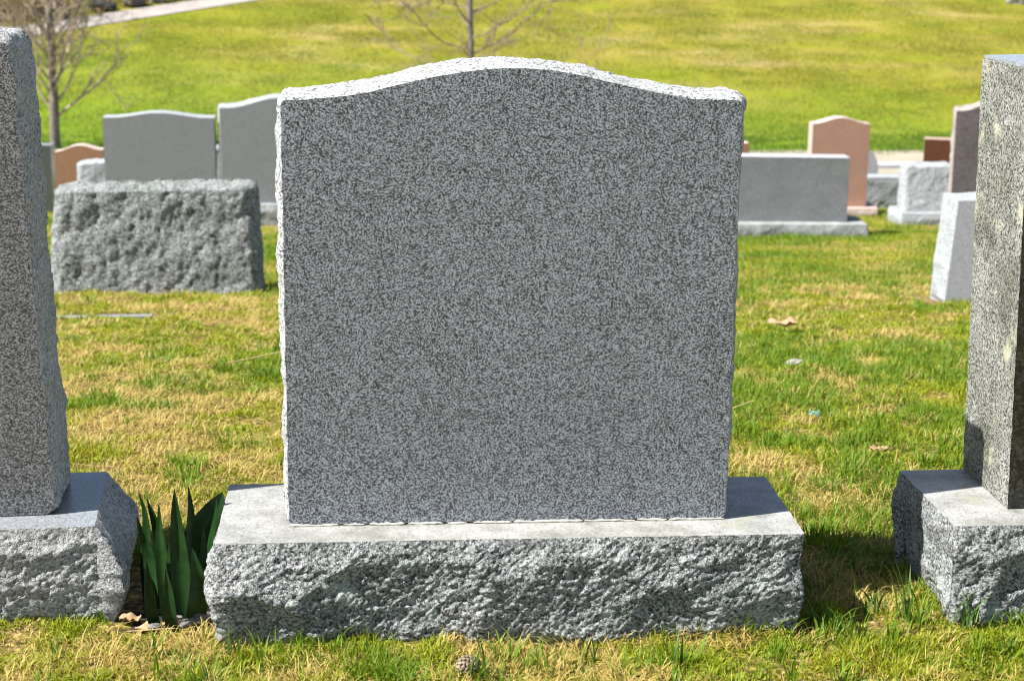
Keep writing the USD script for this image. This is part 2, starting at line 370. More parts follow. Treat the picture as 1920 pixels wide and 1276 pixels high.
def tablet(parent, outline, th, face_mat, edge_mat, step=.006, bulge=.012, big=.012, mid=.004, seed=1, taper=0.0, name='tablet', edge_noise=.002, scale=.09, lean=0.0, round_shoulder=0.0, back_mat=None, origin=(0, 0, 0)):
    """Upright stone: flat front and back, broken (or sawn, with bulge 0) edges between. Outline in x, z; front at y = 0, back at y = th."""
    P = resample(outline, step)
    if round_shoulder:
        pg = Polygon(P).buffer(-round_shoulder).buffer(round_shoulder)
        P = resample(np.array(pg.exterior.coords)[:-1], step)
    if Polygon(P).exterior.is_ccw is False:
        P = P[::-1]
    N = normals2(P)
    h = P[:, 1].max()
    foot = np.clip((P[:, 1] - .0) / .015, 0, 1) * (N[:, 1] > -.7)
    m = max(3, int(th / step) + 1)
    s = np.linspace(0, 1, m)
    rings = []
    for k in s:
        wd = 1 + taper * (1 - P[:, 1] / h)
        q = np.stack([P[:, 0] * wd, np.full(len(P), k * th), P[:, 1]], 1)
        rings.append(q)
    R = np.array(rings)
    flat = R.reshape(-1, 3)
    env = np.clip(np.minimum(s, 1 - s) * th / .035, 0, 1) ** .6
    d = np.zeros((m, len(P)))
    if bulge or big:
        coarse, fine = (q.reshape(m, -1) for q in rock_relief(flat + np.array([seed * 3.1, 0, 0]), seed, big, scale, mid, mid * .5))
        d = env[:, None] * (bulge + coarse) + np.clip(env * 1.6, 0, 1)[:, None] * fine
    d = d + (meshkit.fbm(flat * 28, 3, seed + 2).reshape(m, -1) - .5) * 2 * edge_noise
    d = d * foot[None]
    R[..., 0] += d * N[None, :, 0]
    R[..., 2] += d * N[None, :, 1]
    R[..., 1] += lean * R[..., 2]
    R += np.asarray(origin)
    fr, bk = R[0], R[-1]
    a = cap(fr, fr[:, [0, 2]])
    b = cap(bk, bk[:, [0, 2]], flip=True)
    V = np.vstack([a[0], b[0]])
    F = np.vstack([a[1], b[1] + len(a[0])])
    p = obj(name, (V, F), face_mat, parent)
    v, q = ring_mesh(R)
    e = obj('rough_edge' if bulge or big else 'sawn_edge', (v, q[:, ::-1]), edge_mat, p, smooth=50)
    return p


def stone_base(parent, x0, x1, y0, y1, h, top_mat, side_mat, step=.005, bulge=.012, big=.022, mid=.008, seed=2, sink=.06, name='base', spread=0.0, scale=.12, ends=None, round_top=0.0, zb=0.0):
    """Plinth: sawn top, rock-pitched sides that swell and fall away towards the ground. ends: (left, right) extra swell."""
    P = resample([(x0, y0), (x1, y0), (x1, y1), (x0, y1)], step)
    pg = Polygon(P).buffer(-.006).buffer(.006, quad_segs=3)
    P = resample(np.array(pg.exterior.coords)[:-1], step)
    if not Polygon(P).exterior.is_ccw:
        P = P[::-1]
    N = normals2(P)
    m = max(6, int((h + sink) / step))
    z = np.linspace(h, -sink, m)
    R = np.repeat(np.concatenate([P, np.zeros((len(P), 1))], 1)[None], m, 0)
    R[..., 2] = z[:, None]
    flat = R.reshape(-1, 3)
    s = (h - z) / h
    env = np.clip((h - z) / .022, 0, 1) ** .7
    belly = 1 - np.clip((s - .55) / .6, 0, 1.3) ** 2
    coarse, fine = (q.reshape(m, -1) for q in rock_relief(flat + np.array([0, 0, seed * 2.3]), seed, big, scale, mid, mid * .45, aniso=(1, 1, 1.3)))
    slow = np.clip((h - z) / .05, 0, 1)
    d = slow[:, None] * (bulge * belly[:, None] + coarse - big * .25) + env[:, None] * fine
    if ends:
        d += np.where(N[:, 0] < -.6, ends[0], np.where(N[:, 0] > .6, ends[1], 0))[None] * np.interp(s, [0, .5, .75, 1.1], [0, 1, .95, .65])[:, None]
    d += (meshkit.fbm(flat * 45, 2, seed + 3).reshape(m, -1) - .5) * .004
    R[..., 0] += d * N[None, :, 0]
    R[..., 1] += d * N[None, :, 1]
    R[..., 2] += zb
    top = R[0]
    a = cap(top, top[:, :2])
    p = obj(name, a, top_mat, parent)
    v, q = ring_mesh(R)
    obj('rough_side', (v, q[:, ::-1]), side_mat, p, smooth=60)
    return p


foot = []            # footprints to keep the grass out of: (cx, cy, half x, half y, rot)


def keep_out(cx, cy, hx, hy, rot=0.0):
    foot.append((cx, cy, hx, hy, rot))


# ------------------------------------------------------------------ the three front headstones
main = thing('headstone', 'blank grey speckled granite headstone with curved white rock-cut top, in the centre', 'headstone')
stone_base(main, -.607, .609, 0, .3855, H, 'sawn_granite', 'rock_granite_lichen', step=.0038, bulge=.012, big=.03, mid=.009, seed=4, scale=.13, ends=(-.004, -.012))
tablet(main, serp_top(.9216, .946, .063, .06, 60), .205, 'polished_granite', 'white_rock_granite', step=.0045, bulge=.006, big=.015, mid=.006, seed=6,
       origin=(-.0011, .0985, H + .004), edge_noise=.002, round_shoulder=.012)
x = -.462
while x < .45:
    ln = rng.uniform(.025, .15)
    e = min(x + ln, .458)
    n = max(4, int((e - x) / .008))
    pts = np.stack([np.linspace(x, e, n), .0975 + rng.normal(0, .0006, n), H + .0025 + rng.normal(0, .0006, n)], 1)
    w = .0028 * rng.uniform(.7, 1.2) * (.6 + .8 * rng.random(n)); w[0] *= .4; w[-1] *= .4
    ang = np.linspace(0, 2 * np.pi, 6, endpoint=False)
    R = pts[:, None] + np.stack([np.zeros(6), np.cos(ang), np.sin(ang)], 1)[None] * w[:, None, None]
    v, q = ring_mesh(R)
    obj('sealant_bead', (v, q), 'sealant', main, smooth=True)
    x = e + rng.uniform(.003, .012)
keep_out(0, .2, .59, .18)

AL = math.radians(4.0)
left = thing('headstone', 'tall grey granite headstone with dark rough side, cut off beside the tulips', 'headstone', (-.869, .15, 0), AL)
stone_base(left, -1.05, 0, 0, .375, H - .01, 'sawn_granite_blue', 'rock_granite', step=.005, bulge=.01, big=.018, mid=.008, seed=13, scale=.12, ends=(.0, .055))
tablet(left, serp_top(.84, 1.095, .1, .02, 40), .285, 'light_granite', 'rock_granite', step=.006, bulge=.008, big=.018, mid=.007, seed=15, taper=.1,
       origin=(-.115 - .437, .082, H - .008), edge_noise=.004, round_shoulder=.02)
keep_out(-1.37, .32, .52, .2, AL)

right = thing('headstone', 'weathered yellow-grey granite headstone with black polished front, cut off at the right', 'headstone', (.938, .03, 0), math.radians(1.0))
stone_base(right, 0, 1.1, 0, .385, H, 'sawn_granite', 'rock_granite_lichen', step=.005, bulge=.014, big=.022, mid=.009, seed=21, scale=.12, ends=(-.03, .0))
W_R = .8
o = [(0, 0), (W_R, 0), (W_R - .022, .965), (-.024, .945)]
tb = tablet(right, o, .285, 'black_granite', 'mossy_granite', step=.008, bulge=.0, big=.004, mid=.003, seed=23,
            origin=(.152, .1, H + .002), edge_noise=.0015, scale=.06)
bxm = trimesh.creation.box([W_R - .004, .282, .006])
bxm.apply_transform(trimesh.transformations.rotation_matrix(-math.atan2(.02, W_R), [0, 1, 0]))
bxm.apply_translation([.152 + W_R / 2 - .022, .1 + .1425, H + .9615])
obj('top_face', bxm, 'slate_top', right)
keep_out(1.54, .23, .57, .18, math.radians(1))

# ------------------------------------------------------------------ the stones behind
def behind(name, label, cat, x, y, rot=0.0, group=None):
    return thing(name, label, cat, (x, y, gpoint(x, y)), rot, group)


# low boulder-like stone, rough all over
def rough_block(parent, w, h, th, mat, seed, big=.03, scale=.08, step=.011, taper=.06, mid=.012, name='block', slope=0.0, corner=.05, back_lean=.1):
    """A stone broken on every face: rings of a rounded rectangle from foot to crown, closed with a rough crown."""
    rings = []
    m = int(h / step)
    zs = list(np.linspace(-.08, h, m + int(.08 / step)))
    P = resample([(-w / 2, 0), (w / 2, 0), (w / 2, th), (-w / 2, th)], step)
    pg = Polygon(P).buffer(-corner).buffer(corner, quad_segs=6)
    P = resample(np.array(pg.exterior.coords)[:-1], step)
    n = len(P)
    c = np.array([0, th / 2])
    for z in zs:
        sc = np.array([1 + taper * (1 - z / h), 1.0])
        rings.append(np.concatenate([(P - c) * sc + c, np.full((n, 1), z)], 1))
    top = rings[-1]
    for k in (.985, .95, .9, .8, .65, .45, .25, .06):
        q = top.copy()
        q[:, 1] = th / 2 + (top[:, 1] - th / 2) * k
        q[:, 0] = top[:, 0] * (1 - (1 - k) * th / w)
        q[:, 2] = h + .04 * (1 - k ** 2) ** .5
        rings.append(q)
    R = np.array(rings)
    R[..., 2] += slope * R[..., 0] * np.clip(R[..., 2] / h, 0, 1)
    R[..., 1] += back_lean * R[..., 2]
    v, q = ring_mesh(R)
    msh = trimesh.Trimesh(v, np.vstack([q[:, [0, 1, 2]], q[:, [0, 2, 3]]]), process=False)
    nn = meshkit.arrays((v, q), True)[2]
    vs = v + seed
    vs = vs + .03 * (np.stack([meshkit.fbm(vs * 9, 3, seed + k) for k in (1, 2, 3)], -1) - .5)
    rot_ = np.array([[.87, 0, .5], [0, 1, 0], [-.5, 0, .87]])
    q1 = vs @ rot_ / scale
    rel = big * .75 * (meshkit.fbm(q1 * [1.3, .8, .5], 5, seed) - .1) + big * .6 * conchoid(vs, scale * 2.6, seed + 1, (1, 1, .7)) + mid * (ridged(q1 * [2.2, 1.6, 1.3], 3, seed + 3) - .2) + .12 * big * meshkit.fbm(v * 120, 2, seed)
    v2 = v + nn * (rel - big * .3)[:, None]
    return obj(name, (v2, q), mat, parent, smooth=70)


t = behind('rough_headstone', 'low wide rock-faced grey headstone, broken on every side', 'headstone', -1.42, 5.98, .03)
rough_block(t, 1.08, .545, .27, 'boulder_granite', 31, big=.024, scale=.03, taper=.06, mid=.006, corner=.08, slope=.012, step=.009)
keep_out(-1.42, 6.15, .58, .18)

t = behind('headstone', 'grey headstone with gently arched white top behind the rough block', 'headstone', -2.06, 11.87, .03)
tablet(t, serp_top(.93, .965, .04, .12, 30, -.005), .22, 'grey_granite', 'white_granite', step=.012, bulge=.0, big=.003, mid=.002, seed=33, edge_noise=.001)
keep_out(-2.06, 12, .5, .13)
t = behind('headstone', 'grey headstone with rough arched edge, half hidden behind the central headstone', 'headstone', -1.02, 11.9, .02)
stone_base(t, -.62, .62, -.1, .34, .19, 'white_base', 'white_base', step=.014, big=.02, mid=.008, seed=36)
tablet(t, serp_top(1.02, .9, .085, .1, 30), .22, 'grey_granite', 'white_granite', step=.012, bulge=.012, big=.014, mid=.004, seed=35, origin=(-.02, 0, .19))
keep_out(-1.02, 12, .64, .24)

t = behind('headstone', 'rust-pink headstone with rounded top in front of the bare tree', 'headstone', -2.92, 13.0, -.03)
tablet(t, serp_top(.43, .63, .05, .0, 20, .05), .16, 'rust_granite', 'pink_edge', step=.012, bulge=0, big=.002, mid=.001, seed=41)
t = behind('headstone', 'small dark olive headstone with flat grey top beside the rust-pink one', 'headstone', -3.42, 13.2, -.03)
tablet(t, [(-.2, 0), (.22, 0), (.22, .615), (-.2, .615)], .18, 'olive_stone', 'slate_top', step=.014, bulge=0, big=.002, mid=.001, seed=42)
t = behind('headstone', 'small white rock-faced headstone against the arched grey one', 'headstone', -2.67, 12.42, 0)
rough_block(t, .4, .49, .18, 'white_granite', 43, big=.022, scale=.07, step=.012, taper=.05, mid=.008, slope=.09)
t = behind('headstone', 'pale headstone glimpsed in the gap between the two grey arched headstones', 'headstone', -1.75, 13.1, 0)
rough_block(t, .5, .58, .18, 'white_granite', 44, big=.02, scale=.07, step=.014, taper=.03)

t = behind('headstone', 'low wide grey headstone with straight top on white base, right of centre', 'headstone', 2.84, 10.62, -.05)
stone_base(t, -.86, .86, -.13, .3, .115, 'white_base', 'white_base', step=.013, big=.016, mid=.008, seed=52)
tablet(t, [(-.72, 0), (.72, 0), (.72, .52), (-.72, .53)], .2, 'grey_granite_stained', 'white_smooth', step=.012, bulge=0, big=.002, mid=.0015, seed=51, origin=(0, 0, .115))
keep_out(2.84, 10.7, .9, .24)

t = behind('headstone', 'tall pink headstone with peaked arched top standing behind the low grey one', 'headstone', 4.0, 12.62, -.04)
stone_base(t, -.37, .38, -.08, .3, .085, 'pink_edge', 'pink_edge', step=.014, big=.014, mid=.006, seed=56)
tablet(t, serp_top(.53, .82, .055, .0, 24), .18, 'pink_granite', 'pink_edge', step=.012, bulge=0, big=.003, mid=.002, seed=55, origin=(.02, 0, .085))
keep_out(4, 12.7, .42, .22)

t = behind('headstone', 'white rock-faced slant headstone on a plinth', 'headstone', 4.62, 11.75, -.02)
stone_base(t, -.27, .33, -.06, .36, .115, 'white_granite', 'white_granite', step=.013, big=.014, mid=.008, seed=58)
tb = rough_block(t, .46, .5, .2, 'white_granite', 57, big=.018, scale=.06, step=.011, taper=.12, mid=.008, back_lean=.16)
keep_out(4.65, 11.9, .37, .24)

t = behind('headstone', 'white narrow headstone with rough top beside the yellow-grey stone', 'headstone', 2.86, 5.22, 0.06)
tablet(t, [(-.235, -.06), (.3, -.06), (.28, .52), (-.2, .52)], .2, 'white_smooth', 'white_granite', step=.008, bulge=.012, big=.014, mid=.006, seed=61, lean=.04, taper=.06)
keep_out(2.88, 5.32, .36, .12)

t = behind('headstone', 'tall plum-brown headstone with rough pale edge rising behind the white stones', 'headstone', 5.1, 11.4, -.28)
tablet(t, serp_top(.8, 1.12, .12, .1, 24), .24, 'plum_granite', 'plum_rock', step=.012, bulge=.014, big=.02, mid=.007, seed=63)
t = behind('headstone', 'dark red polished headstone with flat top between white and plum stones', 'headstone', 5.74, 14.65, -.3)
tablet(t, [(-.28, 0), (.3, 0), (.3, .58), (-.28, .58)], .2, 'red_granite', 'red_edge', step=.014, bulge=0, big=.002, mid=.001, seed=65)

t = behind('headstone', 'round grey headstone peeking out behind the tall pink one', 'headstone', 4.6, 14.25, 0)
a = np.linspace(-.35 * np.pi, 1.35 * np.pi, 40)
o = [(.26 * math.cos(k), .3 + .27 * math.sin(k)) for k in a]
tablet(t, [(-.14, -.02), (.14, -.02)] + o[0:], .16, 'white_smooth', 'white_smooth', step=.014, bulge=0, big=.0, mid=.0, seed=66, edge_noise=0)
t = behind('headstone', 'low white block headstone between the pink and the white slant headstones', 'headstone', 4.68, 13.3, 0)
stone_base(t, -.34, .4, 0, .25, .3, 'white_granite', 'white_granite', step=.014, big=.012, mid=.006, seed=67, bulge=.004)
t = behind('headstone', 'pink headstone showing only a sliver past the right edge of the central one', 'headstone', 3.0, 12.75, 0)
tablet(t, [(-.18, 0), (.2, 0), (.2, .66), (-.18, .66)], .16, 'rust_granite', 'pink_edge', step=.014, bulge=0, big=.002, mid=.001, seed=68)
t = behind('flat_marker', 'flat pale grave marker lying flush in the grass before the rough block', 'grave marker', -1.72, 4.72, .05)
stone_base(t, -.45, .42, 0, .05, .01, 'grey_granite', 'grey_granite', step=.012, big=.004, mid=.002, seed=71, bulge=0, sink=.05)
keep_out(-1.72, 4.8, .45, .05, .05)
t = behind('flat_marker', 'flat white grave marker beside the gravel path', 'grave marker', 5.95, 18.2, 0)
stone_base(t, -.3, .55, 0, .3, .05, 'white_smooth', 'white_smooth', step=.02, big=.004, mid=.002, seed=72, bulge=0)


# ------------------------------------------------------------------ trees
def tube(points, radii, sides=7):
    pts, n = np.asarray(points, float), len(points)
    tn = np.gradient(pts, axis=0)
    tn /= np.linalg.norm(tn, axis=1, keepdims=True)
    ref = np.where(np.abs(tn[:, 2:3]) > .9, [[1.0, 0, 0]], [[0, 0, 1.0]])
    a = np.cross(tn, ref); a /= np.linalg.norm(a, axis=1, keepdims=True)
    b = np.cross(tn, a)
    ang = np.linspace(0, 2 * np.pi, sides, endpoint=False)
    R = pts[:, None] + (a[:, None] * np.cos(ang)[None, :, None] + b[:, None] * np.sin(ang)[None, :, None]) * np.asarray(radii)[:, None, None]
    return ring_mesh(R)


def join(parts):
    V, F, n = [], [], 0
    for v, f in parts:
        f = np.asarray(f)
        if f.shape[1] == 4:
            f = np.vstack([f[:, [0, 1, 2]], f[:, [0, 2, 3]]])
        V.append(v); F.append(f + n); n += len(v)
    return np.vstack(V), np.vstack(F)


def branch_parts(r, start, direction, length, rad, depth, lift=.25, parts=None, wild=.22):
    parts = [] if parts is None else parts
    n = 7
    p, d = np.array(start, float), np.array(direction, float)
    d /= np.linalg.norm(d)
    pts = [p.copy()]
    for k in range(n - 1):
        d = d + r.normal(0, wild, 3) * .5 + np.array([0, 0, lift * .22])
        d /= np.linalg.norm(d)
        p = p + d * length / (n - 1)
        pts.append(p.copy())
    rr = np.linspace(rad, max(rad * .3, .0035), n)
    parts.append(tube(pts, rr, 5 if depth else 6))
    if depth > 0:
        for k in range(2, n):
            for _ in range(r.integers(1, 3)):
                t0 = pts[k]
                dd = pts[k] - pts[k - 1]
                dd = dd / np.linalg.norm(dd) + r.normal(0, .55, 3)
                branch_parts(r, t0, dd, length * r.uniform(.3, .5), max(rr[k] * .65, .0045), depth - 1, lift, parts, wild)
    return parts


def sapling(name, label, x, y, h, rad, z0, n, seed, up, blen, twig_mat, lift):
    r = np.random.default_rng(seed)
    t = thing(name, label, 'tree', (x, y, float(gz(y)) - .05))
    k = np.linspace(0, 1, 14)
    sway = np.cumsum(r.normal(0, .008, (14, 2)), 0)
    pts = np.stack([sway[:, 0], sway[:, 1], k * h], 1)
    radii = rad * (1 - .8 * k) + .035 * rad * r.random(14)
    obj('trunk', tube(pts, radii, 10), 'bark', t, smooth=True)
    for i in range(n):
        z = z0 + (h * .97 - z0) * (i + r.random() * .7) / n
        ang = i * 2.4 + r.normal(0, .3)
        at = np.array([np.interp(z, pts[:, 2], pts[:, 0]), np.interp(z, pts[:, 2], pts[:, 1]), z])
        el = up + r.normal(0, .12)
        d = (math.cos(ang) * math.cos(el), math.sin(ang) * math.cos(el), math.sin(el))
        obj('branch', join(branch_parts(r, at, d, blen * (1 - .6 * z / h) * r.uniform(.8, 1.2), max(.014, rad * .34 * (1 - .7 * z / h)), 2, lift)), twig_mat, t, smooth=True)
    return t


sapling('sapling_tree', 'bare young tree with many steep fine branches, left of the arched grey headstone', -4.72, 22.35, 4.6, .075, .45, 60, 5, .8, 1.5, 'pale_twig_bark', .3)
sapling('sapling_tree', 'bare young tree with level spreading branches rising behind the central headstone', 1.2, 22.6, 5.0, .06, 1.0, 34, 9, .12, 1.7, 'twig_bark', .35)


# ------------------------------------------------------------------ boulders and shrub beyond the road
def boulder(name, label, cat, x, y, z, sx, sy, sz, mat, seed, sub=4, rot=0.0, group=None, am=.35):
    b = trimesh.creation.icosphere(sub)
    v = b.vertices.copy()
    v *= (1 + am * (meshkit.fbm(v * 1.6 + seed, 3, seed)[:, None] - .5) * 2)
    v = v * (1 - .12 * conchoid(v + seed, .7, seed)[:, None])
    v *= np.array([sx, sy, sz]) / 2
    p = usdkit.mesh(stage, numbered('/World/' + name), (v, b.faces), M[mat], smooth=40)
    p.AddTranslateOp().Set(Gf.Vec3d(x, y, z))
    p.AddRotateZOp().Set(math.degrees(rot))
    return tag(p, label, cat, group)


def road_top(x):
    return float(np.interp(x, [-30, -7.67, -5.9, -4.6, -2.7, 12], [24, 33.2, 35.0, 36.3, 38.2, 52])) + 1.35


for k, (x, s, hgt, mat, lab) in enumerate([
        (-6.9, .6, .5, 'plum_boulder', 'plum boulder under the copper shrub at the far road edge'),
        (-6.05, .62, .36, 'dark_boulder', 'flat dark boulder between the copper shrub and a plum one along the road'),
        (-5.45, .66, .5, 'plum_boulder', 'plum-grey boulder left of the pale block along the road'),
        (-4.98, .45, .6, 'pale_boulder', 'pale boulder left of the blackest boulder along the road'),
        (-4.45, .62, .6, 'dark_boulder', 'blackest rounded boulder along the road'),
        (-3.98, .34, .42, 'pale_boulder', 'small pale boulder right of the blackest one along the road'),
        (-3.55, .55, .5, 'dark_boulder', 'dark boulder right of the small pale one along the road'),
        (-2.9, .8, .55, 'plum_boulder', 'wide slate-grey boulder cut by the picture top along the road'),
        (-2.1, .7, .55, 'dark_boulder', 'last dark boulder along the road, furthest up the slope')]):
    y = road_top(x) + .55
    boulder('boulder', lab, 'boulder', x, y, float(gz(y)) + hgt * .25, s, s * .8, hgt, mat, 80 + k, 3, k * .7)
boulder('boulder', 'pale stone alone on the slope at the upper right', 'boulder', 14.95, 38.4, float(gz(38.4)) + .1, .5, .4, .5, 'pale_boulder', 95, 3)

r = np.random.default_rng(17)
for name, lab, x, y, sx, hh, n in (('copper_shrub', 'copper-brown leafless shrub left of the bare tree above the road', -8.2, 36.0, 1.6, 1.6, 26),
                                   ('copper_shrub', 'thin pale brown shrub among the boulders above the road', -5.9, 38.2, 1.3, 1.2, 18)):
    t = thing(name, lab, 'shrub', (x, y, float(gz(y))))
    for i in range(n):
        a, rd = r.uniform(0, 2 * np.pi), r.uniform(0, .8) * sx
        s = np.array([math.cos(a) * rd, math.sin(a) * rd * .6, 0])
        d = np.array([math.cos(a) * .4, math.sin(a) * .4, 1.0])
        obj('stem', join(branch_parts(r, s, d, hh * r.uniform(.5, 1.0), .014, 1, .1, wild=.35)), 'twig_bark', t, smooth=True)
    nl = 5200 if n > 20 else 1600
    P = np.stack([r.normal(0, sx * .55, nl), r.normal(0, sx * .4, nl), np.abs(r.normal(.35, .4, nl)) * hh * .8], 1)
    cl = meshkit.fbm(P * 3, 3, 4) > .42
    P = P[cl]
    nl = len(P)
    u = r.normal(0, 1, (nl, 3)); u /= np.linalg.norm(u, axis=1, keepdims=True)
    w = np.cross(u, r.normal(0, 1, (nl, 3))); w /= np.linalg.norm(w, axis=1, keepdims=True)
    L = r.uniform(.04, .09, (nl, 1))
    V = np.stack([P - u * L, P + w * L * .45, P + u * L, P - w * L * .45], 1).reshape(-1, 3)
    f = np.arange(nl)[:, None] * 4
    tag(obj('foliage', (V, np.hstack([f, f + 1, f + 2, f + 3])), 'copper_leaves', t), kind='stuff')

# ------------------------------------------------------------------ tulips, pebbles and litter
def leaf(base, tip, width, bend, facing, fold=.35, n=12, curl=0.0):
    """A broad pointed leaf from base to tip: width across 'facing' side, bent by the vector bend, folded along its midrib, 1.5 mm thick."""
    base, tip, bend, facing = (np.asarray(v, float) for v in (base, tip, bend, facing))
    k = np.linspace(0, 1, n)
    mid = base + (tip - base) * k[:, None] + bend * (np.sin(np.pi * k) * .9)[:, None]
    tn = np.gradient(mid, axis=0); tn /= np.linalg.norm(tn, axis=1, keepdims=True)
    sd = np.cross(tn, facing); sd /= np.linalg.norm(sd, axis=1, keepdims=True)
    nr = np.cross(sd, tn)
    wd = width * .38 * np.sin(np.pi * np.clip(.12 + k * .88, 0, 1) ** .8) ** .75
    wd = np.array(wd); wd[-1] = .0006
    mid = mid + nr * (.004 * np.sin(k * 7 + base[0] * 90))[:, None] + sd * (.003 * np.sin(k * 5 + base[1] * 120))[:, None]
    cols = np.linspace(-1, 1, 9)
    top = np.stack([mid + sd * (wd * c * math.cos(fold * abs(c)))[:, None] + nr * (wd * abs(c) ** 1.3 * np.sin(fold + curl * k))[:, None] for c in cols], 1)
    thick = .0012 * (1 - np.abs(cols) * .6)
    bot = top - nr[:, None] * thick[None, :, None]
    loop = np.concatenate([top, bot[:, ::-1]], 1)
    return ring_mesh(loop)


tulip_spots = [
    ((-.690, .115, 0), (-.698, .125, .318), .058, (.004, 0, 0), (0, -1, .1), 'leaf'),
    ((-.683, .135, 0), (-.676, .16, .312), .04, (.006, .02, 0), (.3, -1, 0), 'leaf'),
    ((-.725, .12, 0), (-.735, .13, .285), .036, (.004, 0, 0), (-.2, -1, 0), 'leaf'),
    ((-.675, .1, 0), (-.660, .09, .2), .062, (.014, -.02, 0), (.35, -1, 0), 'leaf'),
    ((-.70, .09, 0), (-.715, .065, .165), .036, (-.004, -.02, 0), (0, -1, .2), 'leaf'),
    ((-.735, .095, 0), (-.752, .07, .18), .036, (-.012, -.01, 0), (.5, -1, 0), 'leaf'),
    ((-.668, .24, .06), (-.612, .25, .268), .135, (-.012, .0, .01), (.25, -1, .55), 'leaf'),
    ((-.762, .16, 0), (-.780, .17, .245), .050, (.01, .03, 0), (-.5, -1, .1), 'leaf'),
    ((-.765, .2, 0), (-.765, .22, .265), .048, (.02, .02, 0), (-.3, -1, .4), 'leaf'),
    ((-.775, .24, 0), (-.79, .25, .27), .05, (.01, .02, .02), (-.7, -.6, .8), 'leaf'),
    ((-.65, .19, .02), (-.625, .22, .26), .045, (.01, .01, .02), (-.8, -.4, .8), 'leaf'),
    ((-.668, .16, 0), (-.645, .2, .2), .04, (.0, .02, 0), (.6, -1, .2), 'leaf'),
    ((-.72, .17, 0), (-.715, .2, .2), .036, (.0, .02, 0), (-.6, -1, .2), 'leaf')]
t = thing('tulip_plant', 'clump of dark green tulip leaves without flowers, in the gap between two headstone bases', 'plant', (0, 0, -.04))
for bs, tp, w, bd, fc, nm in tulip_spots:
    obj(nm, leaf(bs, tp, w, bd, fc), 'tulip_leaf', t, smooth=True)

# dark bed of soil in the gap
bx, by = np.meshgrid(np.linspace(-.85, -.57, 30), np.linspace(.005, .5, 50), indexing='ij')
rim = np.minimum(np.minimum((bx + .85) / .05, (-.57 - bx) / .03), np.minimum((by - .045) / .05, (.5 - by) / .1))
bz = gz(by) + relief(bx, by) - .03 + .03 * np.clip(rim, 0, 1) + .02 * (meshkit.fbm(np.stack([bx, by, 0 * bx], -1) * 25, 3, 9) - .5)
nb = 50
a = (np.arange(29)[:, None] * nb + np.arange(nb - 1)[None]).ravel()
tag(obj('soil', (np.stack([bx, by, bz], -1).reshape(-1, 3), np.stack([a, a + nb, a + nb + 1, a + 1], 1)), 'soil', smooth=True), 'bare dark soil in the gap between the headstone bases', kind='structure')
r = np.random.default_rng(23)
for k, (x, y, s, lab) in enumerate([
        (-.655, .095, .05, 'largest pale pebble at the foot of the tulip leaves'), (-.635, .13, .036, 'pale pebble just above the largest one beside the base'),
        (-.645, .17, .026, 'small flat pebble beside the central base, behind the others'), (-.68, .07, .03, 'flat pebble in front of the largest one'),
        (-.695, .095, .024, 'small pebble left of the largest one'), (-.64, .21, .024, 'tiny pebble furthest back beside the central base'),
        (-.745, .075, .028, 'brown pebble alone left of the tulip stems')]):
    boulder('pebble', lab, 'pebble', x, y, gpoint(x, y) + .016, s, s * .8, s * .62, 'pebble_stone', 120 + k, 3, k * 1.1, am=.25)


def twig(name, label, pts, rad, mat='straw_stem', cat='twig'):
    return tag(obj(name, tube(pts, np.linspace(rad, rad * .5, len(pts)), 5), mat, smooth=True), label, cat)


def lay(x, y, up=.0):
    return np.array([x, y, gpoint(x, y) + up])


twig('dry_twig', 'dry twig lying in the soil before the tulips', [lay(-.80, .07, .012), lay(-.76, .062, .016), lay(-.72, .06, .012), lay(-.70, .055, .01)], .0022, 'dead_leaf')
twig('straw_stem', 'long pale straw stem lying left of the central headstone', [lay(-.80, 2.72, .05), lay(-.7, 2.8, .06), lay(-.6, 2.86, .075), lay(-.5, 2.9, .08)], .0028, cat='straw')
twig('straw_stem', 'pale dry stem lying in the lawn right of the central headstone', [lay(.76, 1.72, .04), lay(.82, 1.78, .05), lay(.9, 1.85, .06)], .0025, cat='straw')
boulder('stone', 'flat white stone lying in the lawn right of the central headstone', 'stone', 1.28, 2.87, gpoint(1.28, 2.87) + .022, .07, .05, .03, 'pale_boulder', 131, 3, .2)


def crumple(name, label, cat, x, y, sx, sy, mat, seed, lift=.03, amp=.02):
    u, v = np.meshgrid(np.linspace(-1, 1, 10), np.linspace(-1, 1, 8), indexing='ij')
    ww = np.sqrt(np.clip(1 - .8 * u ** 2, 0, 1))
    P = np.stack([u * sx / 2, v * sy / 2 * ww, amp * (meshkit.fbm(np.stack([u, v, 0 * u], -1) * 1.5 + seed, 3, seed) - .3) * 2], -1)
    top = P.reshape(-1, 3)
    a = (np.arange(9)[:, None] * 8 + np.arange(7)[None]).ravel()
    q = np.stack([a, a + 8, a + 9, a + 1], 1)
    bot = top - [0, 0, .0012]
    V = np.vstack([top, bot])
    F = np.vstack([q, q[:, ::-1] + len(top)])
    p = usdkit.mesh(stage, numbered('/World/' + name), (V, F), M[mat], smooth=True)
    p.AddTranslateOp().Set(Gf.Vec3d(x, y, gpoint(x, y) + lift))
    tag(p, label, cat)


crumple('dead_leaf', 'curled brown dead leaf on the lawn right of the central headstone', 'leaf', 1.49, 3.97, .13, .08, 'dead_leaf', 5, .035, .035)
crumple('dead_leaf', 'small brown dead leaf low in the lawn near the right base', 'leaf', 1.14, 1.28, .05, .03, 'dead_leaf', 8, .03, .02)
crumple('wrapper_scrap', 'torn teal wrapper scrap in the lawn right of the central headstone', 'litter', 1.06, 1.71, .035, .013, 'teal_wrapper', 6, .04, .02)

